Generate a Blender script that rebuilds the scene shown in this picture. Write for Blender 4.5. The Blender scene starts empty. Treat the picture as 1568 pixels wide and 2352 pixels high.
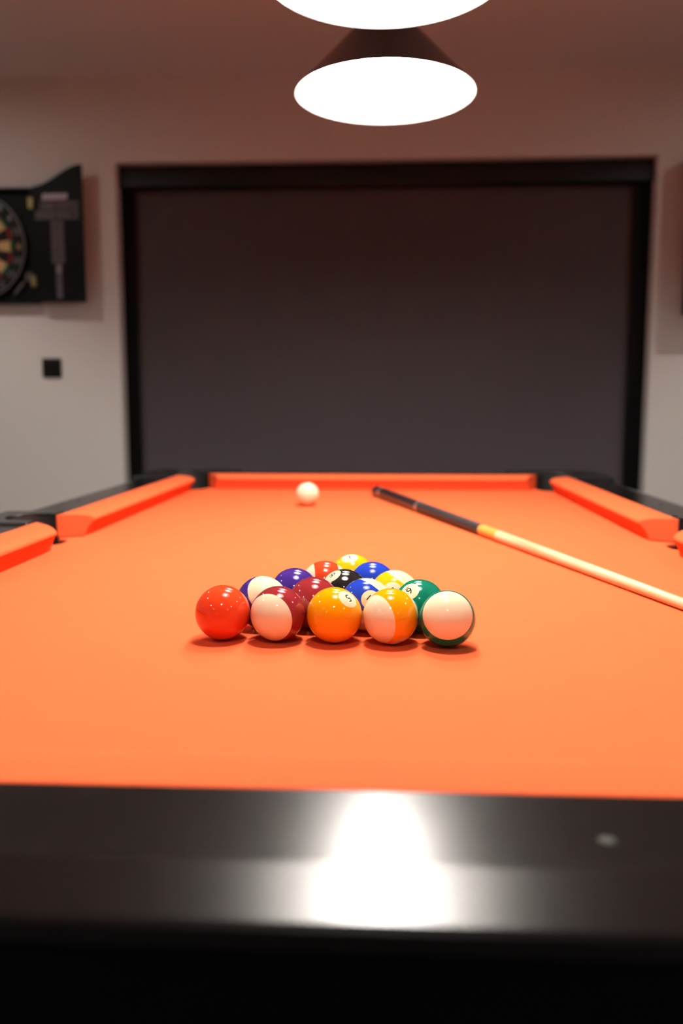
import bpy, bmesh, math, random
from mathutils import Vector, Matrix

random.seed(7)
S = bpy.context.scene
COL = S.collection
PI = math.pi
BED = 0.79                      # height of the cloth above the floor
R = 0.028575                    # pool ball radius

# ------------------------------------------------------------------ camera
PITCH, YAW, ROLL = 0.12297, -0.05102, 0.00011
CAM = Vector((0.1, 0.0, BED + 0.24197))
FW = Vector((math.sin(YAW) * math.cos(PITCH), math.cos(YAW) * math.cos(PITCH), -math.sin(PITCH)))
RT = Vector((math.cos(YAW), -math.sin(YAW), 0))
UP = RT.cross(FW)
RT, UP = RT * math.cos(ROLL) + UP * math.sin(ROLL), -RT * math.sin(ROLL) + UP * math.cos(ROLL)
cd = bpy.data.cameras.new('camera')
cam = bpy.data.objects.new('camera', cd)
COL.objects.link(cam)
m = Matrix((RT, UP, -FW)).transposed().to_4x4()
m.translation = CAM
cam.matrix_world = m
cd.sensor_fit = 'HORIZONTAL'
cd.sensor_width = 24.0
cd.lens = 30.0                  # 1960 px over 1568 px
cd.clip_start = 0.02
cd.dof.use_dof = True
cd.dof.focus_distance = 0.90
cd.dof.aperture_fstop = 3.2
cd.dof.aperture_blades = 9
S.camera = cam

# ------------------------------------------------------------------ world, exposure
w = bpy.data.worlds.new('World')
S.world = w
w.use_nodes = True
w.node_tree.nodes['Background'].inputs[0].default_value = (0.5, 0.5, 0.55, 1)
w.node_tree.nodes['Background'].inputs[1].default_value = 0.02
S.view_settings.view_transform = 'Standard'
S.view_settings.look = 'None'
S.view_settings.gamma = 1
S.view_settings.use_curve_mapping = False
S.view_settings.exposure = 0.0
BULB_STRENGTH = 310.0           # pendant bulbs
SPOT_POWER = 29.0               # ceiling downlights (W)
try:
    S.cycles.use_denoising = True
    S.cycles.max_bounces = 10
    S.cycles.diffuse_bounces = 5
    S.cycles.glossy_bounces = 5
    S.cycles.caustics_reflective = False
    S.cycles.caustics_refractive = False
    S.cycles.sample_clamp_indirect = 6.0
except Exception:
    pass

# ------------------------------------------------------------------ materials
def mat(name, col, rough=0.5, spec=0.5, metal=0.0, emit=None, estr=0.0, sheen=0.0, coat=0.0,
        noise=None, bump=None):
    """noise = (scale, amount): small colour variation; bump = (scale, strength, distance)"""
    mt = bpy.data.materials.new(name)
    mt.use_nodes = True
    nt = mt.node_tree
    b = nt.nodes['Principled BSDF']
    b.inputs['Base Color'].default_value = (*col, 1)
    b.inputs['Roughness'].default_value = rough
    b.inputs['Specular IOR Level'].default_value = spec
    b.inputs['Metallic'].default_value = metal
    b.inputs['Sheen Weight'].default_value = sheen
    b.inputs['Coat Weight'].default_value = coat
    if emit:
        b.inputs['Emission Color'].default_value = (*emit, 1)
        b.inputs['Emission Strength'].default_value = estr
    if noise or bump:
        tc = nt.nodes.new('ShaderNodeTexCoord')
    if noise:
        n = nt.nodes.new('ShaderNodeTexNoise')
        n.inputs['Scale'].default_value = noise[0]
        n.inputs['Detail'].default_value = 5
        nt.links.new(tc.outputs['Object'], n.inputs['Vector'])
        mp = nt.nodes.new('ShaderNodeMapRange')
        mp.inputs['To Min'].default_value = 1 - noise[1]
        mp.inputs['To Max'].default_value = 1 + noise[1]
        nt.links.new(n.outputs['Fac'], mp.inputs['Value'])
        mx = nt.nodes.new('ShaderNodeMix')
        mx.data_type = 'RGBA'
        mx.blend_type = 'MULTIPLY'
        mx.inputs['Factor'].default_value = 1
        mx.inputs['A'].default_value = (*col, 1)
        nt.links.new(mp.outputs['Result'], mx.inputs['B'])
        nt.links.new(mx.outputs['Result'], b.inputs['Base Color'])
    if bump:
        n2 = nt.nodes.new('ShaderNodeTexNoise')
        n2.inputs['Scale'].default_value = bump[0]
        n2.inputs['Detail'].default_value = 3
        nt.links.new(tc.outputs['Object'], n2.inputs['Vector'])
        bp = nt.nodes.new('ShaderNodeBump')
        bp.inputs['Strength'].default_value = bump[1]
        bp.inputs['Distance'].default_value = bump[2]
        nt.links.new(n2.outputs['Fac'], bp.inputs['Height'])
        nt.links.new(bp.outputs['Normal'], b.inputs['Normal'])
    return mt

M_WALL = mat('wall_paint', (0.66, 0.63, 0.60), 0.9, 0.2, noise=(2.0, 0.02), bump=(220, 0.08, 0.002))
M_WALLD = mat('grey_wall_paint', (0.30, 0.30, 0.31), 0.9, 0.2, noise=(2.0, 0.05))
M_CEIL = mat('ceiling_paint', (0.74, 0.72, 0.70), 0.95, 0.1, noise=(1.5, 0.02))
M_FLOOR = mat('floor_carpet', (0.030, 0.029, 0.030), 0.95, 0.1, noise=(9.0, 0.25), bump=(600, 0.4, 0.003))
M_SKIRT = mat('skirting_paint', (0.60, 0.58, 0.55), 0.5)
M_CLOTH = mat('orange_cloth', (0.80, 0.132, 0.045), 0.95, 0.05, noise=(40.0, 0.035), bump=(1500, 0.15, 0.0006))
M_RAIL = mat('black_rail_laminate', (0.0045, 0.004, 0.004), 0.21, 0.23, noise=(30, 0.2))
M_CAST = mat('black_moulded_plastic', (0.009, 0.009, 0.010), 0.22, 0.5)
M_BODY = mat('black_body_board', (0.006, 0.006, 0.006), 0.75, 0.15)
M_LINER = mat('black_pocket_rubber', (0.020, 0.018, 0.017), 0.7, 0.3)
M_SIGHT = mat('pearl_sight', (0.026, 0.025, 0.021), 0.6, 0.15)
M_SHADE = mat('black_lacquered_metal', (0.020, 0.027, 0.032), 0.30, 0.6)
M_SHIN = mat('white_enamel_inside', (0.80, 0.79, 0.775), 0.6, 0.3)
M_BULB = mat('lit_bulb_glass', (0.9, 0.9, 0.9), 0.4, 0.3, emit=(1.0, 0.95, 0.88), estr=BULB_STRENGTH)
M_CORD = mat('black_cord', (0.012, 0.012, 0.012), 0.6)
M_DLRING = mat('white_downlight_ring', (0.75, 0.74, 0.72), 0.4)
M_DLLENS = mat('lit_downlight_lens', (0.9, 0.9, 0.9), 0.3, emit=(1.0, 0.95, 0.88), estr=320.0)
M_BLIND = mat('dark_blind_fabric', (0.081, 0.068, 0.073), 0.9, 0.2, noise=(6, 0.04), bump=(900, 0.1, 0.0005))
M_CASS = mat('black_blind_cassette', (0.0025, 0.003, 0.0035), 0.30, 0.35)
M_GUIDE = mat('black_blind_guide', (0.002, 0.002, 0.0022), 0.5, 0.12)
M_WINF = mat('dark_window_frame', (0.03, 0.03, 0.032), 0.5)
M_GLASS = mat('night_window_glass', (0.01, 0.012, 0.015), 0.05)
M_CAB = mat('black_cabinet_board', (0.005, 0.0055, 0.006), 0.5, 0.12)
M_CHALK = mat('grey_score_print', (0.26, 0.24, 0.26), 0.8, 0.1)
M_CHALK2 = mat('pale_score_print', (0.55, 0.49, 0.54), 0.8, 0.1)
M_FAINT = mat('faint_score_print', (0.12, 0.112, 0.125), 0.8, 0.1)
M_BRASS = mat('brass_hinge_metal', (0.30, 0.25, 0.10), 0.35, metal=0.6)
M_DBLACK = mat('dartboard_black', (0.010, 0.010, 0.010), 0.9)
M_DCREAM = mat('dartboard_cream', (0.62, 0.42, 0.20), 0.9)
M_DRED = mat('dartboard_red', (0.28, 0.010, 0.008), 0.9)
M_DGREEN = mat('dartboard_green', (0.010, 0.14, 0.045), 0.9)
M_DWIRE = mat('dartboard_wire', (0.30, 0.29, 0.30), 0.35, metal=0.7)
M_SWITCH = mat('black_switch_plastic', (0.004, 0.004, 0.004), 0.4, 0.2)
M_CUEBLK = mat('black_cue_butt', (0.010, 0.010, 0.011), 0.35, 0.5)
M_CUEWRAP = mat('black_cue_wrap', (0.016, 0.016, 0.017), 0.55, 0.4, bump=(700, 0.3, 0.0006))
M_CUERING = mat('silver_cue_ring', (0.62, 0.63, 0.63), 0.25, metal=0.8)
M_CUEYEL = mat('yellow_stained_wood', (0.72, 0.38, 0.07), 0.35, 0.5, coat=0.3, noise=(60, 0.15))
M_CUERUB = mat('cue_bumper_rubber', (0.03, 0.03, 0.03), 0.7)
M_FERR = mat('white_cue_ferrule', (0.75, 0.72, 0.66), 0.4)
M_TIP = mat('blue_cue_tip', (0.04, 0.10, 0.22), 0.9)
# maple shaft with grain along its length
M_MAPLE = mat('pale_maple', (0.66, 0.47, 0.26), 0.38, 0.5, coat=0.3)
nt = M_MAPLE.node_tree
tc = nt.nodes.new('ShaderNodeTexCoord')
mp = nt.nodes.new('ShaderNodeMapping')
mp.inputs['Scale'].default_value = (120, 120, 5)
nz = nt.nodes.new('ShaderNodeTexNoise')
nz.inputs['Scale'].default_value = 1.6
nz.inputs['Detail'].default_value = 6
rp = nt.nodes.new('ShaderNodeValToRGB')
rp.color_ramp.elements[0].position = 0.30
rp.color_ramp.elements[0].color = (0.58, 0.37, 0.17, 1)
rp.color_ramp.elements[1].position = 0.60
rp.color_ramp.elements[1].color = (0.80, 0.62, 0.38, 1)
nt.links.new(tc.outputs['Object'], mp.inputs['Vector'])
nt.links.new(mp.outputs['Vector'], nz.inputs['Vector'])
nt.links.new(nz.outputs['Fac'], rp.inputs['Fac'])
nt.links.new(rp.outputs['Color'], nt.nodes['Principled BSDF'].inputs['Base Color'])

# ------------------------------------------------------------------ helpers
def mesh_obj(name, verts, faces, material, parent=None, smooth=None, origin=None):
    """verts in world coordinates; the object's origin becomes `origin` (or the parent's place)"""
    o0 = Vector(origin) if origin is not None else Vector((0, 0, 0))
    par = Vector((0, 0, 0))
    if parent is not None:
        q = parent
        while q is not None:
            par += q.location
            q = q.parent
    base = o0 if origin is not None else par
    me = bpy.data.meshes.new(name)
    me.from_pydata([tuple(Vector(v) - base) for v in verts], [], faces)
    bm = bmesh.new()
    bm.from_mesh(me)
    bmesh.ops.recalc_face_normals(bm, faces=bm.faces)
    bm.to_mesh(me)
    bm.free()
    me.materials.append(material)
    if smooth is not None:
        me.polygons.foreach_set('use_smooth', [True] * len(me.polygons))
        if smooth < 180:
            me.set_sharp_from_angle(angle=math.radians(smooth))
    o = bpy.data.objects.new(name, me)
    COL.objects.link(o)
    if parent is not None:
        o.parent = parent
    o.location = base - par
    return o

def raw_obj(name, me, material, parent=None):
    if material and not me.materials:
        me.materials.append(material)
    o = bpy.data.objects.new(name, me)
    COL.objects.link(o)
    o.parent = parent
    return o

def empty(name, loc):
    o = bpy.data.objects.new(name, None)
    o.empty_display_size = 0.05
    COL.objects.link(o)
    o.location = loc
    return o

def tag(o, label=None, cat=None, group=None, kind=None):
    if label: o['label'] = label
    if cat: o['category'] = cat
    if group: o['group'] = group
    if kind: o['kind'] = kind
    return o

def box(x0, x1, y0, y1, z0, z1):
    v = [(x, y, z) for z in (z0, z1) for y in (y0, y1) for x in (x0, x1)]
    f = [(0, 2, 3, 1), (4, 5, 7, 6), (0, 1, 5, 4), (2, 6, 7, 3), (0, 4, 6, 2), (1, 3, 7, 5)]
    return v, f

def join(*parts):
    V, F = [], []
    for v, f in parts:
        n = len(V)
        V += list(v)
        F += [tuple(i + n for i in q) for q in f]
    return V, F

def prism(poly, z0, z1):
    n = len(poly)
    V = [(x, y, z0) for x, y in poly] + [(x, y, z1) for x, y in poly]
    F = [tuple(range(n - 1, -1, -1)), tuple(range(n, 2 * n))]
    F += [(i, (i + 1) % n, n + (i + 1) % n, n + i) for i in range(n)]
    return V, F

def lathe(profile, c=(0, 0, 0), n=48, caps=True):
    """profile of (radius, z) turned about the z axis through c"""
    V, F = [], []
    for r, z in profile:
        for k in range(n):
            a = 2 * PI * k / n
            V.append((c[0] + r * math.cos(a), c[1] + r * math.sin(a), c[2] + z))
    m_ = len(profile)
    for i in range(m_ - 1):
        for k in range(n):
            a, b = i * n + k, i * n + (k + 1) % n
            F.append((a, b, b + n, a + n))
    if caps:
        F.append(tuple(range(n - 1, -1, -1)))
        F.append(tuple(range((m_ - 1) * n, m_ * n)))
    return V, F

def bevel(o, width, seg=2, angle=30):
    b = o.modifiers.new('bevel', 'BEVEL')
    b.width = width
    b.segments = seg
    b.limit_method = 'ANGLE'
    b.angle_limit = math.radians(angle)
    return o

def arc(cx, cy, r, a0, a1, n):
    return [(cx + r * math.cos(a0 + (a1 - a0) * k / n), cy + r * math.sin(a0 + (a1 - a0) * k / n)) for k in range(n + 1)]

# ------------------------------------------------------------------ the room
CEIL = 2.40
WY = 3.72                        # face of the far wall
XL, XR, YB = -2.75, 2.90, -3.2
OX0, OX1, OZ = -1.052, 1.214, BED + 1.268   # window recess in the far wall
RD = 0.12                        # depth of the recess

tag(mesh_obj('floor', *box(XL - .1, XR + .1, YB - .1, WY + .3, -0.1, 0), M_FLOOR), 'dark charcoal carpet floor under the table', 'floor', kind='structure')
tag(mesh_obj('ceiling', *box(XL - .1, XR + .1, YB - .1, WY + .3, CEIL, CEIL + .1), M_CEIL), 'plain white ceiling above the pool table', 'ceiling', kind='structure')
fw = join(box(XL, OX0, WY, WY + .28, 0, CEIL), box(OX1, XR, WY, WY + .28, 0, CEIL), box(OX0, OX1, WY, WY + .28, OZ, CEIL),
          box(OX0, OX1, WY + RD + .10, WY + .28, 0, OZ))
tag(mesh_obj('wall_far', *fw, M_WALL), 'off-white wall with the window recess behind the table', 'wall', kind='structure')
tag(mesh_obj('wall_left', *box(XL - .1, XL, YB, WY + .28, 0, CEIL), M_WALL), 'off-white wall left of the table, out of frame', 'wall', kind='structure')
tag(mesh_obj('wall_right', *box(XR, XR + .1, YB, WY + .28, 0, CEIL), M_WALL), 'off-white wall right of the table, out of frame', 'wall', kind='structure')
tag(mesh_obj('wall_back', *box(XL, XR, YB - .1, YB, 0, CEIL), M_WALLD), 'grey wall behind the camera', 'wall', kind='structure')
tag(mesh_obj('baseboard_far', *join(box(XL, OX0, WY - .012, WY, 0, .08), box(OX1, XR, WY - .012, WY, 0, .08)), M_SKIRT), 'pale skirting along the far wall', 'baseboard', kind='structure')

# the window behind the blind
wn = tag(empty('window_1', ((OX0 + OX1) / 2, WY + RD + .05, 0.02)), 'dark window hidden behind the lowered roller blind', 'window', kind='structure')
fr = []
yy0, yy1 = WY + RD + .035, WY + RD + .09
for a, b in ((OX0, OX0 + .06), (OX1 - .06, OX1), (.05, .11)):
    fr.append(box(a, b, yy0, yy1, 0.02, OZ))
fr += [box(OX0 + .06, .05, yy0, yy1, .02, .08), box(.11, OX1 - .06, yy0, yy1, .02, .08), box(OX0 + .06, .05, yy0, yy1, OZ - .06, OZ), box(.11, OX1 - .06, yy0, yy1, OZ - .06, OZ)]
mesh_obj('window_frame', *join(*fr), M_WINF, wn)
mesh_obj('pane', *box(OX0 + .06, .05, yy0 + .02, yy0 + .03, .08, OZ - .06), M_GLASS, wn)
mesh_obj('pane', *box(.11, OX1 - .06, yy0 + .02, yy0 + .03, .08, OZ - .06), M_GLASS, wn)

# ------------------------------------------------------------------ roller blind
bl = tag(empty('roller_blind', ((OX0 + OX1) / 2, WY + RD, 0.0)), 'dark brown-grey roller blind with black cassette and side guides, fully lowered', 'blind')
cz0, cz1 = BED + 1.172, OZ - .003
cy0, cy1 = WY + .045, WY + RD
q_ = .012
prof = [(cy1, cz0)] + [(cy0 + q_ - q_ * math.sin(t), cz0 + q_ - q_ * math.cos(t)) for t in [PI / 2 * k / 6 for k in range(7)]] \
     + [(cy0 + q_ - q_ * math.cos(t), cz1 - q_ + q_ * math.sin(t)) for t in [PI / 2 * k / 6 for k in range(7)]] + [(cy1, cz1)]
n = len(prof)
cx0, cx1 = OX0 + .006, OX1 - .006
V = [(cx0, a, b) for a, b in prof] + [(cx1, a, b) for a, b in prof]
F = [tuple(range(n)), tuple(range(2 * n - 1, n - 1, -1))] + [(i, (i + 1) % n, n + (i + 1) % n, n + i) for i in range(n)]
mesh_obj('cassette', V, F, M_CASS, bl, smooth=20)
for s, a in ((0, OX0 + .002), (1, OX1 - .002)):
    d = .055 if s == 0 else -.068
    x0, x1 = sorted((a, a + d))
    g = mesh_obj('side_guide', *box(x0, x1, WY + .065, WY + RD, 0.0, cz0), M_GUIDE, bl)
    bevel(g, .004)
mesh_obj('blind_fabric', *box(OX0 + .05, OX1 - .06, WY + .092, WY + .094, 0.06, cz0 + .02), M_BLIND, bl)
mesh_obj('bottom_bar', *box(OX0 + .058, OX1 - .072, WY + .085, WY + .101, 0.03, 0.06), M_CASS, bl)

# ------------------------------------------------------------------ ceiling downlights (their glints show on the balls)
def downlight(x, y, label):
    t = tag(empty('ceiling_downlight', (x, y, CEIL)), label, 'downlight', 'recessed ceiling downlights')
    mesh_obj('trim_ring', *lathe([(.036, -.001), (.038, -.006), (.050, -.005), (.053, -.0005)], (x, y, CEIL), 32, False), M_DLRING, t, smooth=60)
    mesh_obj('lens', *lathe([(.036, -.0025), (.0355, -.0005)], (x, y, CEIL), 32), M_DLLENS, t)
    ld = bpy.data.lights.new('downlight_beam', 'SPOT')
    ld.energy = SPOT_POWER
    ld.color = (1.0, 0.95, 0.88)
    ld.spot_size = math.radians(104)
    ld.spot_blend = 0.55
    ld.shadow_soft_size = 0.022
    lo = bpy.data.objects.new('downlight_beam', ld)
    COL.objects.link(lo)
    lo.parent = t
    lo.location = (0, 0, -.03)
rows = ((2.85, 'nearest the far wall'), (1.15, 'beside the middle of the table'), (-.60, 'beside the camera'), (-2.10, 'near the back wall'))
for yv, nm in rows:
    downlight(-1.80, yv, 'white recessed ceiling downlight left of the table, ' + nm)
    downlight(1.95, yv, 'white recessed ceiling downlight right of the table, ' + nm)
downlight(.07, -.60, 'white recessed ceiling downlight just behind the camera on the centre line')

# ------------------------------------------------------------------ pendant lamps
LX, LZ, LR = .0952, BED + .9165, .1967
def pendant(y, label):
    c = (LX, y, LZ)
    t = tag(empty('pendant_lamp', c), label, 'lamp', 'cone pendant lamps over the pool table')
    H = .172
    out = [(LR, 0), (.03, H), (.0285, H + .006), (.0285, H + .03), (.012, H + .034)]
    inn = [(.012, H + .030), (.0245, H + .028), (.0245, H + .004), (.0265, H - .004), (LR - .003, 0.0)]
    mesh_obj('shade', *lathe([(LR - .0015, 0.0)] + out, c, 96, False), M_SHADE, t, smooth=35)
    mesh_obj('inner_liner', *lathe([(LR - .0015, 0.0003), (LR - .0035, 0.0012), (.0265, H - .006), (.0245, H + .002), (.0245, H + .026), (.004, H + .027)], c, 96, False), M_SHIN, t, smooth=35)
    bc, br = .058, .055
    pr = [(br * math.sin(a), bc - br * math.cos(a)) for a in [PI * k / 16 * .83 + .02 for k in range(17)]] + [(.014, bc + .055)]
    mesh_obj('bulb', *lathe(pr, c, 32), M_BULB, t, smooth=60)
    mesh_obj('lamp_socket', *lathe([(.0155, bc + .050), (.0165, bc + .056), (.0165, H + .018), (.012, H + .022)], c, 24), M_CORD, t, smooth=40)
    top = CEIL - LZ
    mesh_obj('cord', *lathe([(.0032, H + .034), (.0032, top - .025)], c, 12), M_CORD, t, smooth=60)
    mesh_obj('ceiling_rose', *lathe([(.010, top - .028), (.045, top - .022), (.050, top - .015), (.050, top)], c, 40), M_SHADE, t, smooth=40)
pendant(1.961, 'black cone pendant lamp whose whole glowing rim is in view')
pendant(1.4355, 'black cone pendant lamp cut off by the top edge of the photo')
pendant(.910, 'black cone pendant lamp directly over the racked balls, above the frame')

# ------------------------------------------------------------------ pool table
TX, TY = .0585, 1.4805
HX, HY = .563, 1.0535            # half distances between the cushion backs
NX, NY = .503, .9935             # half distances between the noses
OUT = .110                       # rail width
table = tag(empty('pool_table', (TX, TY, 0)), 'black pool table covered in bright orange cloth', 'pool table')
CC, CR = .010, .064              # corner pocket: offset of its centre inside the corner, radius
SC, SR = .583, .050              # side pocket centre and radius
SYO = .0075                      # side pockets sit at the middle of the table
dC = math.sqrt(CR * CR - CC * CC)
dS = math.sqrt(SR * SR - (SC - HX) ** 2)

def TW(pts, z=None):
    return [(TX + x, TY + y) for x, y in pts]

# cloth bed with the six pocket cut-outs
poly = []
ccx, ccy = HX - CC, HY - CC
def corner_arc(sx, sy):
    # the part of the pocket circle lying inside the bed, from the end side to the long side
    a_end = math.atan2(CC, -dC)          # on the end line   (x = ccx-dC, y = HY)
    a_side = math.atan2(-dC, CC)         # on the long line  (x = HX, y = ccy-dC)
    a1 = a_side + 2 * PI
    pts = arc(ccx, ccy, CR, a_end, a1, 14)
    return [(sx * x, sy * y) for x, y in pts]
def side_arc(sx):
    a0 = math.atan2(dS, HX - SC)
    pts = arc(SC, SYO, SR, a0, 2 * PI - a0, 14)
    return [(sx * x, y) for x, y in pts]
poly += corner_arc(1, 1)
poly += side_arc(1)
poly += corner_arc(1, -1)[::-1]
poly += corner_arc(-1, -1)
poly += side_arc(-1)[::-1]
poly += corner_arc(-1, 1)[::-1]
V, F = prism(TW(poly), BED - .030, BED)
bed = mesh_obj('cloth_bed', V, F, M_CLOTH, table)
bevel(bed, .004, 3, 50)

# cushions: a profile from the back of the cushion to its nose, ends cut at an angle
CPROF = [(-.002, .0), (-.002, .0425), (.004, .0430), (.034, .0425), (.047, .0408), (.0545, .0380), (.0585, .0350), (.0600, .0325),
         (.0592, .0300), (.0555, .0265), (.0490, .0180), (.0435, .0080), (.0415, .0)]
CD = HX - NX
def cushion(axis, side, b0, b1, n0, n1):
    """axis 'x': cushion runs along x at the table end `side`; b = where the back ends, n = where the nose ends"""
    rings = []
    for bb, nn in ((b0, n0), (b1, n1)):
        ring = []
        for s, z in CPROF:
            k = max(0, s) / CD
            t = bb + (nn - bb) * k
            if axis == 'x':
                ring.append((TX + t, TY + side * (HY - s), BED + z))
            else:
                ring.append((TX + side * (HX - s), TY + t, BED + z))
        rings.append(ring)
    n = len(CPROF)
    V = rings[0] + rings[1]
    F = [tuple(range(n)), tuple(range(2 * n - 1, n - 1, -1))] + [(i, (i + 1) % n, n + (i + 1) % n, n + i) for i in range(n)]
    o = mesh_obj('cushion', V, F, M_CLOTH, table, smooth=42)
    bevel(o, .005, 3, 44)
    return o
ce, cn = .075, .055
for sd in (1, -1):
    cushion('x', sd, -(HX - ce), HX - ce, -(NX - cn), NX - cn)
for sd in (1, -1):
    cushion('y', sd, SYO + dS, HY - ce, SYO + .081, NY - cn)
    cushion('y', sd, -(HY - ce), SYO - dS, -(NY - cn), SYO - .107)

# rails: straight lengths with a sloping outer edge
RPROF = [(0, -.055), (0, .0420), (.0705, .0420), (.0735, .0417), (.1050, .0342), (.1078, .0320), (OUT, .0250), (OUT - .003, .0210), (.072, -.055)]
def rail(axis, side, t0, t1):
    rings = []
    for t in (t0, t1):
        if axis == 'x':
            rings.append([(TX + t, TY + side * (HY + s), BED + z) for s, z in RPROF])
        else:
            rings.append([(TX + side * (HX + s), TY + t, BED + z) for s, z in RPROF])
    n = len(RPROF)
    F = [tuple(range(n)), tuple(range(2 * n - 1, n - 1, -1))] + [(i, (i + 1) % n, n + (i + 1) % n, n + i) for i in range(n)]
    return mesh_obj('rail', rings[0] + rings[1], F, M_RAIL, table)
CA = .155                        # length of a corner casting's arm beyond the cushion-back corner
SA = .085                        # half length of a side casting
for sd in (1, -1):
    rail('x', sd, -(HX - CA), HX - CA)
    rail('y', sd, SYO + SA, HY - CA)
    rail('y', sd, -(HY - CA), SYO - SA)

# pocket castings and liners
def casting_corner(sx, sy):
    g = OUT + .001
    p = [(HX, HY - CA), (HX, ccy - dC)]
    a0 = math.atan2(-dC, CC)
    a1 = math.atan2(CC, -dC)
    p += arc(ccx, ccy, CR, a0, a1, 18)[1:-1]
    p += [(ccx - dC, HY), (HX - CA, HY), (HX - CA, HY + g)]
    rr = .055
    p += arc(HX + g - rr, HY + g - rr, rr, PI / 2, 0, 8)
    p += [(HX + g, HY - CA)]
    p = [(TX + sx * x, TY + sy * y) for x, y in p]
    o = mesh_obj('pocket_casting', *prism(p, BED - .056, BED + .0475), M_CAST, table)
    bevel(o, .005, 3, 50)
    c = (TX + sx * ccx, TY + sy * ccy)
    liner(c, CR - .0012, (math.atan2(-dC, CC), math.atan2(CC, -dC)), sx, sy)
def casting_side(sx):
    g = OUT + .001
    a0 = math.atan2(-dS, HX - SC)
    p = [(HX, -SA), (HX, -dS)] + arc(SC, 0, SR, a0, -a0, 18)[1:-1] + [(HX, dS), (HX, SA), (HX + g, SA), (HX + g, -SA)]
    p = [(TX + sx * x, TY + SYO + y) for x, y in p]
    o = mesh_obj('pocket_casting', *prism(p, BED - .056, BED + .0460), M_CAST, table)
    bevel(o, .004, 3, 50)
    liner((TX + sx * SC, TY + SYO), SR - .0012, (a0, -a0), sx, 1)
def liner(c, r, span, sx, sy):
    n = 40
    V, F = [], []
    ring = [(c[0] + sx * r * math.cos(2 * PI * k / n), c[1] + sy * r * math.sin(2 * PI * k / n)) for k in range(n)]
    for z in (BED - .14, BED - .006):
        V += [(x, y, z) for x, y in ring]
    F += [(k, (k + 1) % n, n + (k + 1) % n, n + k) for k in range(n)]
    F.append(tuple(range(n)))
    b = len(V)
    up = arc(0, 0, r, span[0], span[1], 18)
    for z in (BED - .006, BED + .040):
        V += [(c[0] + sx * x, c[1] + sy * y, z) for x, y in up]
    q = len(up)
    F += [(b + k, b + k + 1, b + q + k + 1, b + q + k) for k in range(q - 1)]
    mesh_obj('pocket_liner', V, F, M_LINER, table, smooth=50)
for sx in (1, -1):
    for sy in (1, -1):
        casting_corner(sx, sy)
    casting_side(sx)
# pearl sights let into the rails
def sight(x, y):
    mesh_obj('rail_sight', *lathe([(.0042, -.002), (.0042, .0004), (.0036, .0006)], (x, y, BED + .042), 12), M_SIGHT, table)
for s in (-1, 1):
    sight(TX + (.1455 if s > 0 else -.20), TY - HY - .047)
    sight(TX + s * .1455, TY + HY + .047)
    for dy in (.30, .55, .80):
        for sy in (-1, 1):
            sight(TX + s * (HX + .047), TY + sy * dy)
# body, legs
a = mesh_obj('apron', *join(box(TX - HX - .05, TX + HX + .05, TY - HY - .05, TY - HY - .02, BED - .30, BED - .055),
                            box(TX - HX - .05, TX + HX + .05, TY + HY + .02, TY + HY + .05, BED - .30, BED - .055),
                            box(TX - HX - .05, TX - HX - .02, TY - HY - .02, TY + HY + .02, BED - .30, BED - .055),
                            box(TX + HX + .02, TX + HX + .05, TY - HY - .02, TY + HY + .02, BED - .30, BED - .055),
                            box(TX - HX - .02, TX + HX + .02, TY - HY - .02, TY + HY + .02, BED - .30, BED - .28)), M_BODY, table)
for sx in (1, -1):
    for sy in (1, -1):
        x, y = TX + sx * (HX - .06), TY + sy * (HY - .06)
        V, F = box(-.09, .09, -.09, .09, 0, 1)
        V = [(x + vx * (1 if vz else .72), y + vy * (1 if vz else .72), (BED - .30) if vz else .015) for vx, vy, vz in V]
        lg = mesh_obj('leg', V, F, M_BODY, table)
        ft = mesh_obj('levelling_foot', *lathe([(.035, 0), (.038, .004), (.038, .012), (.02, .016)], (x, y, 0), 20), M_LINER, lg, smooth=40)

# ------------------------------------------------------------------ pool balls
COLS = {1: (.80, .47, .006), 2: (.012, .045, .43), 3: (.72, .056, .012), 4: (.046, .018, .19), 5: (.85, .34, .0),
        6: (.002, .16, .095), 7: (.25, .019, .024), 8: (.012, .011, .011)}
NAMES = {1: 'yellow', 2: 'blue', 3: 'red', 4: 'purple', 5: 'orange', 6: 'green', 7: 'maroon', 8: 'black'}
CREAM = (.80, .70, .47)
M_CREAM = mat('cream_resin', CREAM, 0.08, 0.5)
M_INK = mat('black_number_ink', (.008, .008, .008), 0.08, 0.5)
def ball_mat(num):
    k = num if num <= 8 else num - 8
    mt = mat('%s_ball_resin_%s' % (NAMES[k], 'stripe' if num > 8 else 'solid'), COLS[k], 0.08, 0.5)
    if num > 8:                  # the coloured band is cast into the resin: a band about the local z axis
        nt = mt.node_tree
        tc = nt.nodes.new('ShaderNodeTexCoord')
        sp = nt.nodes.new('ShaderNodeSeparateXYZ')
        ab = nt.nodes.new('ShaderNodeMath'); ab.operation = 'ABSOLUTE'
        mr = nt.nodes.new('ShaderNodeMapRange')
        mr.inputs['From Min'].default_value = R * .493
        mr.inputs['From Max'].default_value = R * .507
        mx = nt.nodes.new('ShaderNodeMix'); mx.data_type = 'RGBA'
        mx.inputs['A'].default_value = (*COLS[k], 1)
        mx.inputs['B'].default_value = (*CREAM, 1)
        nt.links.new(tc.outputs['Object'], sp.inputs[0])
        nt.links.new(sp.outputs['Z'], ab.inputs[0])
        nt.links.new(ab.outputs[0], mr.inputs['Value'])
        nt.links.new(mr.outputs['Result'], mx.inputs['Factor'])
        nt.links.new(mx.outputs['Result'], nt.nodes['Principled BSDF'].inputs['Base Color'])
    return mt

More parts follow.
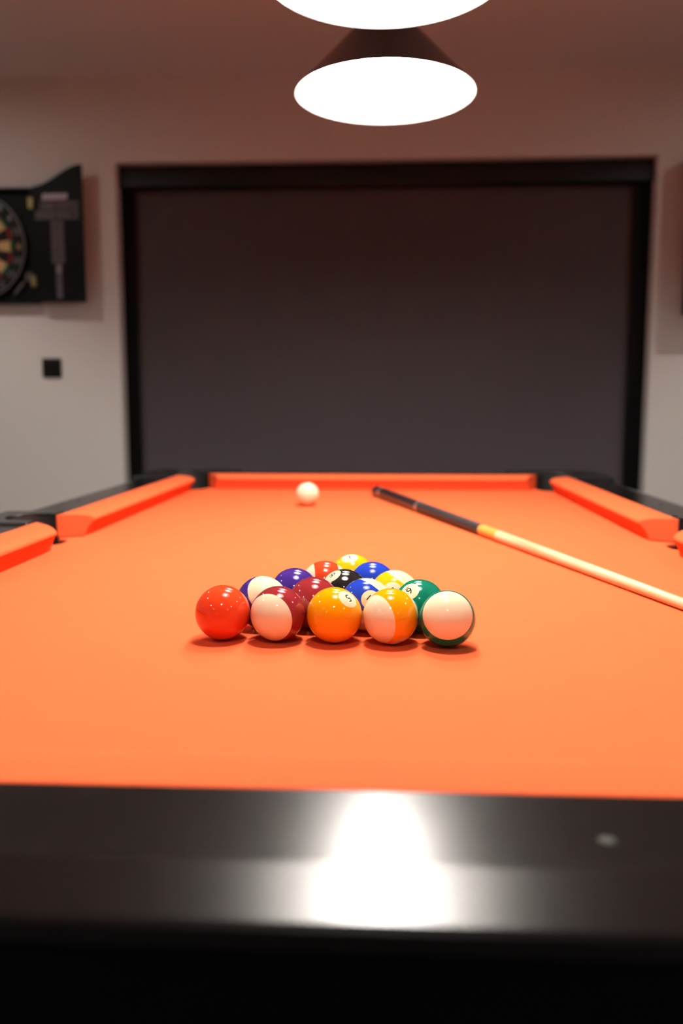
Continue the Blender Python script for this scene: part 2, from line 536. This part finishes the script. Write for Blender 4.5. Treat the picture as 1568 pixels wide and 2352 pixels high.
def sphere_mesh(name, nu=72, nv=48):
    V, F = [(0, 0, -R)], []
    for j in range(1, nv):
        t = -PI / 2 + PI * j / nv
        for i in range(nu):
            p = 2 * PI * i / nu
            V.append((R * math.cos(t) * math.cos(p), R * math.cos(t) * math.sin(p), R * math.sin(t)))
    V.append((0, 0, R))
    for i in range(nu):
        F.append((0, 1 + (i + 1) % nu, 1 + i))
    for j in range(nv - 2):
        for i in range(nu):
            a = 1 + j * nu + i; b = 1 + j * nu + (i + 1) % nu
            F.append((a, b, b + nu, a + nu))
    top = len(V) - 1
    o = 1 + (nv - 2) * nu
    for i in range(nu):
        F.append((o + i, o + (i + 1) % nu, top))
    me = bpy.data.meshes.new(name)
    me.from_pydata(V, [], F)
    me.polygons.foreach_set('use_smooth', [True] * len(F))
    return me

def cap_mesh(name, half, sgn, lift=.00003, nr=8, na=48):
    """a thin printed disc lying on the ball about its local +y (or -y) axis"""
    V, F = [(0, sgn * (R + lift), 0)], []
    for j in range(1, nr + 1):
        a = half * j / nr
        for k in range(na):
            b = 2 * PI * k / na
            rr = R + (lift if j < nr else 0)
            V.append((rr * math.sin(a) * math.cos(b), sgn * rr * math.cos(a), rr * math.sin(a) * math.sin(b)))
    for k in range(na):
        f = (0, 1 + k, 1 + (k + 1) % na)
        F.append(f if sgn < 0 else f[::-1])
    for j in range(nr - 1):
        for k in range(na):
            a, b = 1 + j * na + k, 1 + j * na + (k + 1) % na
            f = (a, a + na, b + na, b)
            F.append(f if sgn < 0 else f[::-1])
    me = bpy.data.meshes.new(name)
    me.from_pydata(V, [], F)
    me.polygons.foreach_set('use_smooth', [True] * len(F))
    return me

def flat_text(txt, size, underline=False):
    cu = bpy.data.curves.new('lettering', 'FONT')
    cu.body = txt
    cu.size = size
    cu.align_x = 'CENTER'
    cu.resolution_u = 6
    ob = bpy.data.objects.new('lettering', cu)
    COL.objects.link(ob)
    dg = bpy.context.evaluated_depsgraph_get()
    me = bpy.data.meshes.new_from_object(ob.evaluated_get(dg))
    bpy.data.objects.remove(ob)
    bpy.data.curves.remove(cu)
    bm = bmesh.new()
    bm.from_mesh(me)
    xs = [v.co.x for v in bm.verts]; ys = [v.co.y for v in bm.verts]
    mx_, my_ = (min(xs) + max(xs)) / 2, (min(ys) + max(ys)) / 2
    for v in bm.verts:
        v.co.x -= mx_; v.co.y -= my_
    if underline:
        h = (max(ys) - min(ys)) / 2; wd = (max(xs) - min(xs)) / 2
        q = [bm.verts.new((x, y, 0)) for x, y in ((-wd, -h - .0016), (wd, -h - .0016), (wd, -h - .0008), (-wd, -h - .0008))]
        bm.faces.new(q)
    bm.to_mesh(me)
    bm.free()
    return me

def numeral_mesh(txt, sgn):
    me = flat_text(txt, .0125 if len(txt) == 1 else .0105, txt in ('6', '9'))
    bm = bmesh.new()
    bm.from_mesh(me)
    for ax in (0, 1):
        for k in range(-14, 15):
            co = [0, 0, 0]; no = [0, 0, 0]
            co[ax] = k * .0007; no[ax] = 1
            bmesh.ops.bisect_plane(bm, geom=bm.verts[:] + bm.edges[:] + bm.faces[:], plane_co=co, plane_no=no, dist=1e-7)
    for v in bm.verts:
        x, z = v.co.x * 1.0, v.co.y
        d = Vector((-sgn * x, sgn * R, z)).normalized()      # reads the right way round from outside
        v.co = d * (R + .00007)
    for f in bm.faces:
        f.smooth = True
        if f.normal.dot(f.calc_center_median()) < 0:
            f.normal_flip()
    bm.to_mesh(me)
    bm.free()
    return me

def ball(num, pos, label, pole=None, dot=None, up=None):
    """pole, dot, up are given as seen from the camera: right, up, towards the viewer"""
    c = Vector((pos[0], pos[1], BED + R + .0001))
    v = (CAM - c).normalized()
    r = (RT - v * RT.dot(v)).normalized()
    u = v.cross(r)
    def toW(a): return (r * a[0] + u * a[1] + v * a[2]).normalized()
    if num == 0:
        o = raw_obj('cue_ball', sphere_mesh('cue_ball'), M_CREAM)
        o.location = c
        return tag(o, label, 'pool ball')
    if pole is not None:
        z = toW(pole)
        y = toW(dot) if dot else -v
        y = (y - z * y.dot(z)).normalized()
    else:
        y = toW(dot) if dot else (toW((.25, -.2, -.9)))
        z = toW(up) if up else Vector((0, 0, 1))
        z = (z - y * z.dot(y)).normalized()
    x = y.cross(z)
    o = raw_obj('pool_ball', sphere_mesh('pool_ball'), ball_mat(num))
    o.matrix_world = Matrix.Translation(c) @ Matrix((x, y, z)).transposed().to_4x4()
    tag(o, label, 'pool ball', 'racked pool balls')
    for sgn in (1,):
        dsc = raw_obj('number_disc', cap_mesh('number_disc', math.radians(21.5), sgn), M_CREAM, o)
        raw_obj('numeral', numeral_mesh(str(num), sgn), M_INK, dsc)
    return o

# rack positions, apex first, then row by row towards the camera
RP = [(0.0598, 1.0589), (0.0282, 1.0107), (0.0857, 1.0075), (-0.0033, 0.9623), (0.0542, 0.9591), (0.1117, 0.9559), (-0.0340, 0.9136), (0.0232, 0.9105), (0.0803, 0.9076), (0.1379, 0.9046), (-0.0682, 0.8636), (-0.0099, 0.8616), (0.0488, 0.8592), (0.1067, 0.8566), (0.1640, 0.8500)]
ball(1, RP[0], 'solid yellow one ball at the far point of the rack', dot=(-.12, .86, .49), up=(-.25, .8, -.55))
ball(11, RP[1], 'red striped ball showing a cream cap on its left, behind the purple ball', pole=(-.98, 0.0, .12))
ball(2, RP[2], 'solid blue ball beside the yellow one ball')
ball(4, RP[3], 'solid purple ball left of the black eight ball')
ball(8, RP[4], 'black eight ball in the middle of the rack', dot=(-.49, .74, .46), up=(-.72, -.35, .5))
ball(9, RP[5], 'yellow and cream striped ball behind the green six', pole=(.62, .78, -.07), dot=(-.04, .22, .97))
ball(12, RP[6], 'purple and cream striped ball on the left edge, behind the red ball', pole=(.45, .45, .77))
ball(7, RP[7], 'solid maroon ball in the second row from the camera')
ball(10, RP[8], 'blue and cream striped ball between the maroon and green balls', pole=(.63, .735, -.26), dot=(.17, .15, .97))
ball(6, RP[9], 'solid green six ball on the right edge of the rack', dot=(-.36, .55, .75), up=(.62, -.70, .3))
ball(3, RP[10], 'solid red ball at the left end of the front row', dot=(.48, .82, -.29))
ball(15, RP[11], 'maroon and cream striped ball in the front row beside the red ball', pole=(-.5, -.27, .82))
ball(5, RP[12], 'solid orange five ball in the middle of the front row', dot=(.50, .594, .63), up=(.62, -.70, .3))
ball(13, RP[13], 'orange and cream striped ball in the front row', pole=(-.77, -.20, .60), dot=(.35, -.93, .14))
ball(14, RP[14], 'green and cream striped ball at the right end of the front row', pole=(.02, .22, .975), dot=(0, .975, -.22))
ball(0, (-.0896, 2.0755), 'plain white cue ball alone near the far cushion')

# ------------------------------------------------------------------ cue stick lying on the cloth
A = Vector((.079, 2.300)); B_ = Vector((.457, 1.020))
dr = (B_ - A).normalized()
LEN = 1.43
r0, r1 = .0146, .0066
tip = A + dr * LEN
p0 = Vector((A.x, A.y, BED + r0 + .0003)); p1 = Vector((tip.x, tip.y, BED + r1 + .0003))
cue = empty('cue_stick', p0)
zax = (p1 - p0).normalized()
xax = Vector((0, 0, 1)).cross(zax).normalized()
yax = zax.cross(xax)
cue.matrix_world = Matrix.Translation(p0) @ Matrix((xax, yax, zax)).transposed().to_4x4()
tag(cue, 'wooden pool cue with black grip and silver ring lying across the cloth', 'cue stick')
def cr(t): return r0 + (r1 - r0) * (t / LEN)
def cue_part(name, a, b, material, extra=0.0, seg=6, profile=None):
    pr = profile or [(cr(a + (b - a) * k / seg) + extra, a + (b - a) * k / seg) for k in range(seg + 1)]
    V, F = lathe(pr, (0, 0, 0), 28)
    me = bpy.data.meshes.new(name)
    me.from_pydata(V, [], F)
    me.polygons.foreach_set('use_smooth', [True] * len(F))
    me.set_sharp_from_angle(angle=math.radians(40))
    return raw_obj(name, me, material, cue)
cue_part('bumper', 0, 0, M_CUERUB, profile=[(.006, -.022), (.0105, -.020), (.0125, -.014), (.0125, -.004), (r0 - .001, 0)])
cue_part('butt_cap', 0, .045, M_CUEBLK)
cue_part('butt_ring', .045, .062, M_CUERING, .0001)
cue_part('butt_sleeve', .062, .352, M_CUEBLK)
cue_part('grip_ring', .352, .366, M_CUERING, .0002)
cue_part('grip', .366, .724, M_CUEWRAP, .0001)
cue_part('stained_collar', .724, .80, M_CUEYEL)
cue_part('shaft', .80, LEN - .03, M_MAPLE, seg=12)
cue_part('ferrule', LEN - .03, LEN - .006, M_FERR)
cue_part('tip', 0, 0, M_TIP, profile=[(r1 + .0002, LEN - .006), (r1, LEN - .002), (r1 * .7, LEN + .001), (.001, LEN + .002)])

# ------------------------------------------------------------------ dartboard cabinet
DCX, DCZ = -1.664, BED + .922    # bull
DY = WY - .046                   # front plane of the cabinet body
cab = tag(empty('dartboard_cabinet', (DCX, WY, DCZ - .30)), 'black dartboard cabinet with opened door printed with a score table', 'cabinet')
bw, bt, bb = .270, BED + 1.160, BED + .684
mesh_obj('back_panel', *box(DCX - bw, DCX + bw, WY - .016, WY - .001, bb, bt), M_CAB, cab)
sides = join(box(DCX - bw, DCX - bw + .014, DY, WY - .016, bb, bt), box(DCX + bw - .014, DCX + bw, DY, WY - .016, bb, bt),
             box(DCX - bw + .014, DCX + bw - .014, DY, WY - .016, bt - .008, bt), box(DCX - bw + .014, DCX + bw - .014, DY, WY - .016, bb, bb + .008))
mesh_obj('side_frame', *sides, M_CAB, cab)
def door(sgn):
    W, th, ang = .216, .012, math.radians(2.5)
    hx, hy = DCX + sgn * (bw + .003), DY - .002
    hinge = Vector((hx, hy, 0))
    dx = Vector((sgn * math.cos(ang), -math.sin(ang), 0))      # along the opened door, free edge towards the room
    dn = Vector((-sgn * math.sin(ang), -math.cos(ang), 0))     # towards the room
    H0, H1, H2 = bb, bt, bt + .086
    out = [(0, H0), (W, H0), (W, H2)]
    for k in range(1, 15):
        s = 1 - k / 14
        e = s * s * (3 - 2 * s)
        out.append((W * s, H1 + (H2 - H1) * e))
    n = len(out)
    V = []
    for d in (0, th):
        for a_, z in out:
            q = hinge + dx * a_ + dn * d
            V.append((q.x, q.y, z))
    F = [tuple(range(n)), tuple(range(2 * n - 1, n - 1, -1))] + [(i, (i + 1) % n, n + (i + 1) % n, n + i) for i in range(n)]
    d = mesh_obj('door', V, F, M_CAB, cab)
    def slab(name, a0, a1, z0, z1, mt, slant=0.0):
        Vs = []
        for dd in (th, th + .0006):
            for a_, z in ((a0, z0), (a1, z0), (a1 + slant, z1), (a0 + slant, z1)):
                q = hinge + dx * a_ + dn * dd
                Vs.append((q.x, q.y, z))
        Fs = [(0, 3, 2, 1), (4, 5, 6, 7), (0, 1, 5, 4), (1, 2, 6, 5), (2, 3, 7, 6), (3, 0, 4, 7)]
        return Vs, Fs
    for hz in (DCZ + .170, DCZ - .150):
        q = hinge - dx * .006 + dn * (th + .001)
        mesh_obj('hinge', *box(q.x - .010, q.x + .010, q.y - .010, q.y + .004, hz - .022, hz + .022), M_BRASS, d)
    if sgn > 0:
        zb = BED
        def pr(name, mt, *a_):
            mesh_obj(name, *slab(name, *a_[:4], mt, *a_[4:]), mt, d)
        for k in range(7):                                    # heading: a slanting row of short strokes
            a_ = .042 + k * .0158
            pr('heading_letter', M_CHALK2, a_, a_ + .0128, zb + 1.105, zb + 1.130, .004)
        for a0_, a1_, z0_, z1_ in ((.030, .098, 1.064, 1.099), (.102, .200, 1.064, 1.099), (.010, .098, 1.025, 1.061), (.102, .200, 1.025, 1.061)):
            pr('name_box', M_FAINT, a0_, a1_, zb + z0_, zb + z1_)
        for a0_, a1_, z0_, z1_ in ((.040, .070, 1.072, 1.092), (.125, .150, 1.072, 1.092), (.160, .190, 1.035, 1.078)):
            pr('name_mark', M_CHALK, a0_, a1_, zb + z0_, zb + z1_)
        for k in range(6):
            z1_ = zb + 1.020 - k * .0295
            pr('score_cell', M_FAINT, .076, .1030, z1_ - .0275, z1_)
            pr('score_cell', M_FAINT, .1050, .132, z1_ - .0275, z1_)
        pr('score_bull', M_CHALK, .094, .116, zb + .802, zb + .840)
        pr('total_box', M_FAINT, .092, .117, zb + .700, zb + .798)
    return d
door(1)
door(-1)
# a dart in its holder at the bottom corner
dt = tag(empty('dart', (DCX + .17, DY + .015, DCZ - .196)), 'grey dart held at a slant in the lower right corner of the cabinet', 'dart')
def rod(name, a, b, r, mt, parent, n=10):
    a, b = Vector(a), Vector(b)
    z = (b - a).normalized()
    x = z.cross(Vector((0, 1, 0))).normalized(); y = z.cross(x)
    V = [tuple(p + x * r * math.cos(2 * PI * k / n) + y * r * math.sin(2 * PI * k / n)) for p in (a, b) for k in range(n)]
    F = [tuple(range(n - 1, -1, -1)), tuple(range(n, 2 * n))] + [(k, (k + 1) % n, n + (k + 1) % n, n + k) for k in range(n)]
    return mesh_obj(name, V, F, mt, parent, smooth=50)
a_, b_ = Vector((DCX + .170, DY + .015, DCZ - .196)), Vector((DCX + .240, DY + .015, DCZ - .115))
rod('barrel', a_, a_.lerp(b_, .5), .0055, M_DWIRE, dt)
rod('dart_shaft', a_.lerp(b_, .5), a_.lerp(b_, .8), .003, M_FAINT, dt)
mesh_obj('flight', *box(b_.x - .022, b_.x + .008, DY + .013, DY + .017, b_.z - .03, b_.z + .006), M_FAINT, dt)
rod('point', a_ + (a_ - b_) * .12, a_, .0013, M_DWIRE, dt)

# dartboard
by = WY - .017
db = tag(empty('dartboard', (DCX, by, DCZ)), 'round dartboard with cream, red and green segments inside the black cabinet', 'dartboard')
def ring_seg(r0_, r1_, a0, a1, n, y0, y1):
    V = []
    for y in (y0, y1):
        for rr in (r0_, r1_):
            for k in range(n + 1):
                a = a0 + (a1 - a0) * k / n
                V.append((DCX + rr * math.sin(a), y, DCZ + rr * math.cos(a)))
    q = n + 1
    F = []
    for k in range(n):
        F.append((k, k + 1, q + k + 1, q + k))
        F.append((2 * q + k, 3 * q + k, 3 * q + k + 1, 2 * q + k + 1))
        F.append((k, 2 * q + k, 2 * q + k + 1, k + 1))
        F.append((q + k, q + k + 1, 3 * q + k + 1, 3 * q + k))
    F += [(0, q, 3 * q, 2 * q), (n, 2 * q + n, 3 * q + n, q + n)]
    return V, F
mesh_obj('board_disc', *ring_seg(0.001, .2255, 0, 2 * PI, 72, by - .020, by), M_DBLACK, db)
mesh_obj('outer_wire', *ring_seg(.2215, .2245, 0, 2 * PI, 72, by - .026, by - .0205), M_DWIRE, db)
face = by - .0205
order = [20, 1, 18, 4, 13, 6, 10, 15, 2, 17, 3, 19, 7, 16, 8, 11, 14, 9, 12, 5]
half = math.radians(9) - .004
for i, num in enumerate(order):
    a = i * PI / 10
    sng, dbl = (M_DBLACK, M_DRED) if i % 2 == 0 else (M_DCREAM, M_DGREEN)
    for (ra, rb), mt in (((.163, .170), dbl), ((.108, .1625), sng), ((.099, .107), dbl), ((.0165, .0985), sng)):
        if rb == .170: ra = .159
        mesh_obj('segment', *ring_seg(ra, rb if rb != .1625 else .158, a - half, a + half, 3, face - .001, face), mt, db)
    me = flat_text(str(num), .040)
    for v in me.vertices:
        x, z = v.co.x, v.co.y
        v.co = (DCX + .197 * math.sin(a) + x - DCX, face - .0012 - by, .197 * math.cos(a) + z)
    raw_obj('numeral', me, M_DCREAM if num == 6 else M_DWIRE, db)
mesh_obj('outer_bull', *ring_seg(.0065, .0160, 0, 2 * PI, 24, face - .001, face), M_DGREEN, db)
mesh_obj('bull', *ring_seg(.0002, .0064, 0, 2 * PI, 16, face - .001, face), M_DRED, db)

# ------------------------------------------------------------------ light switch, right-hand cabinet
sw = tag(empty('light_switch', (-1.359, WY, BED + .41)), 'small square black light switch on the wall below the dartboard', 'light switch')
sx_, sz_ = -1.359, BED + .41
bevel(mesh_obj('cover_plate', *box(sx_ - .041, sx_ + .041, WY - .009, WY, sz_ - .041, sz_ + .041), M_SWITCH, sw), .002)
bevel(mesh_obj('rocker', *box(sx_ - .031, sx_ + .031, WY - .013, WY - .009, sz_ - .031, sz_ + .031), M_SWITCH, sw), .002)

rc = tag(empty('wall_cabinet', (1.60, WY, BED + .62)), 'black wall cabinet cut off by the right edge of the photo', 'cabinet')
rx0, rx1, rz0, rz1 = 1.336, 1.88, BED + .622, BED + 1.255
mesh_obj('carcass', *join(box(rx0, rx0 + .016, WY - .11, WY, rz0, rz1), box(rx1 - .016, rx1, WY - .11, WY, rz0, rz1), box(rx0 + .016, rx1 - .016, WY - .11, WY, rz1 - .016, rz1),
                         box(rx0 + .016, rx1 - .016, WY - .11, WY, rz0, rz0 + .016), box(rx0 + .016, rx1 - .016, WY - .012, WY, rz0 + .016, rz1 - .016)), M_CAB, rc)
for s in (0, 1):
    xm = (rx0 + rx1) / 2
    d = mesh_obj('door', *box((rx0, xm + .001)[s], (xm - .001, rx1)[s], WY - .127, WY - .1105, rz0, rz1), M_CAB, rc)
    kx = xm + (-.03, .03)[s]
    mesh_obj('knob', *box(kx - .007, kx + .007, WY - .142, WY - .127, (rz0 + rz1) / 2 - .007, (rz0 + rz1) / 2 + .007), M_BRASS, d)
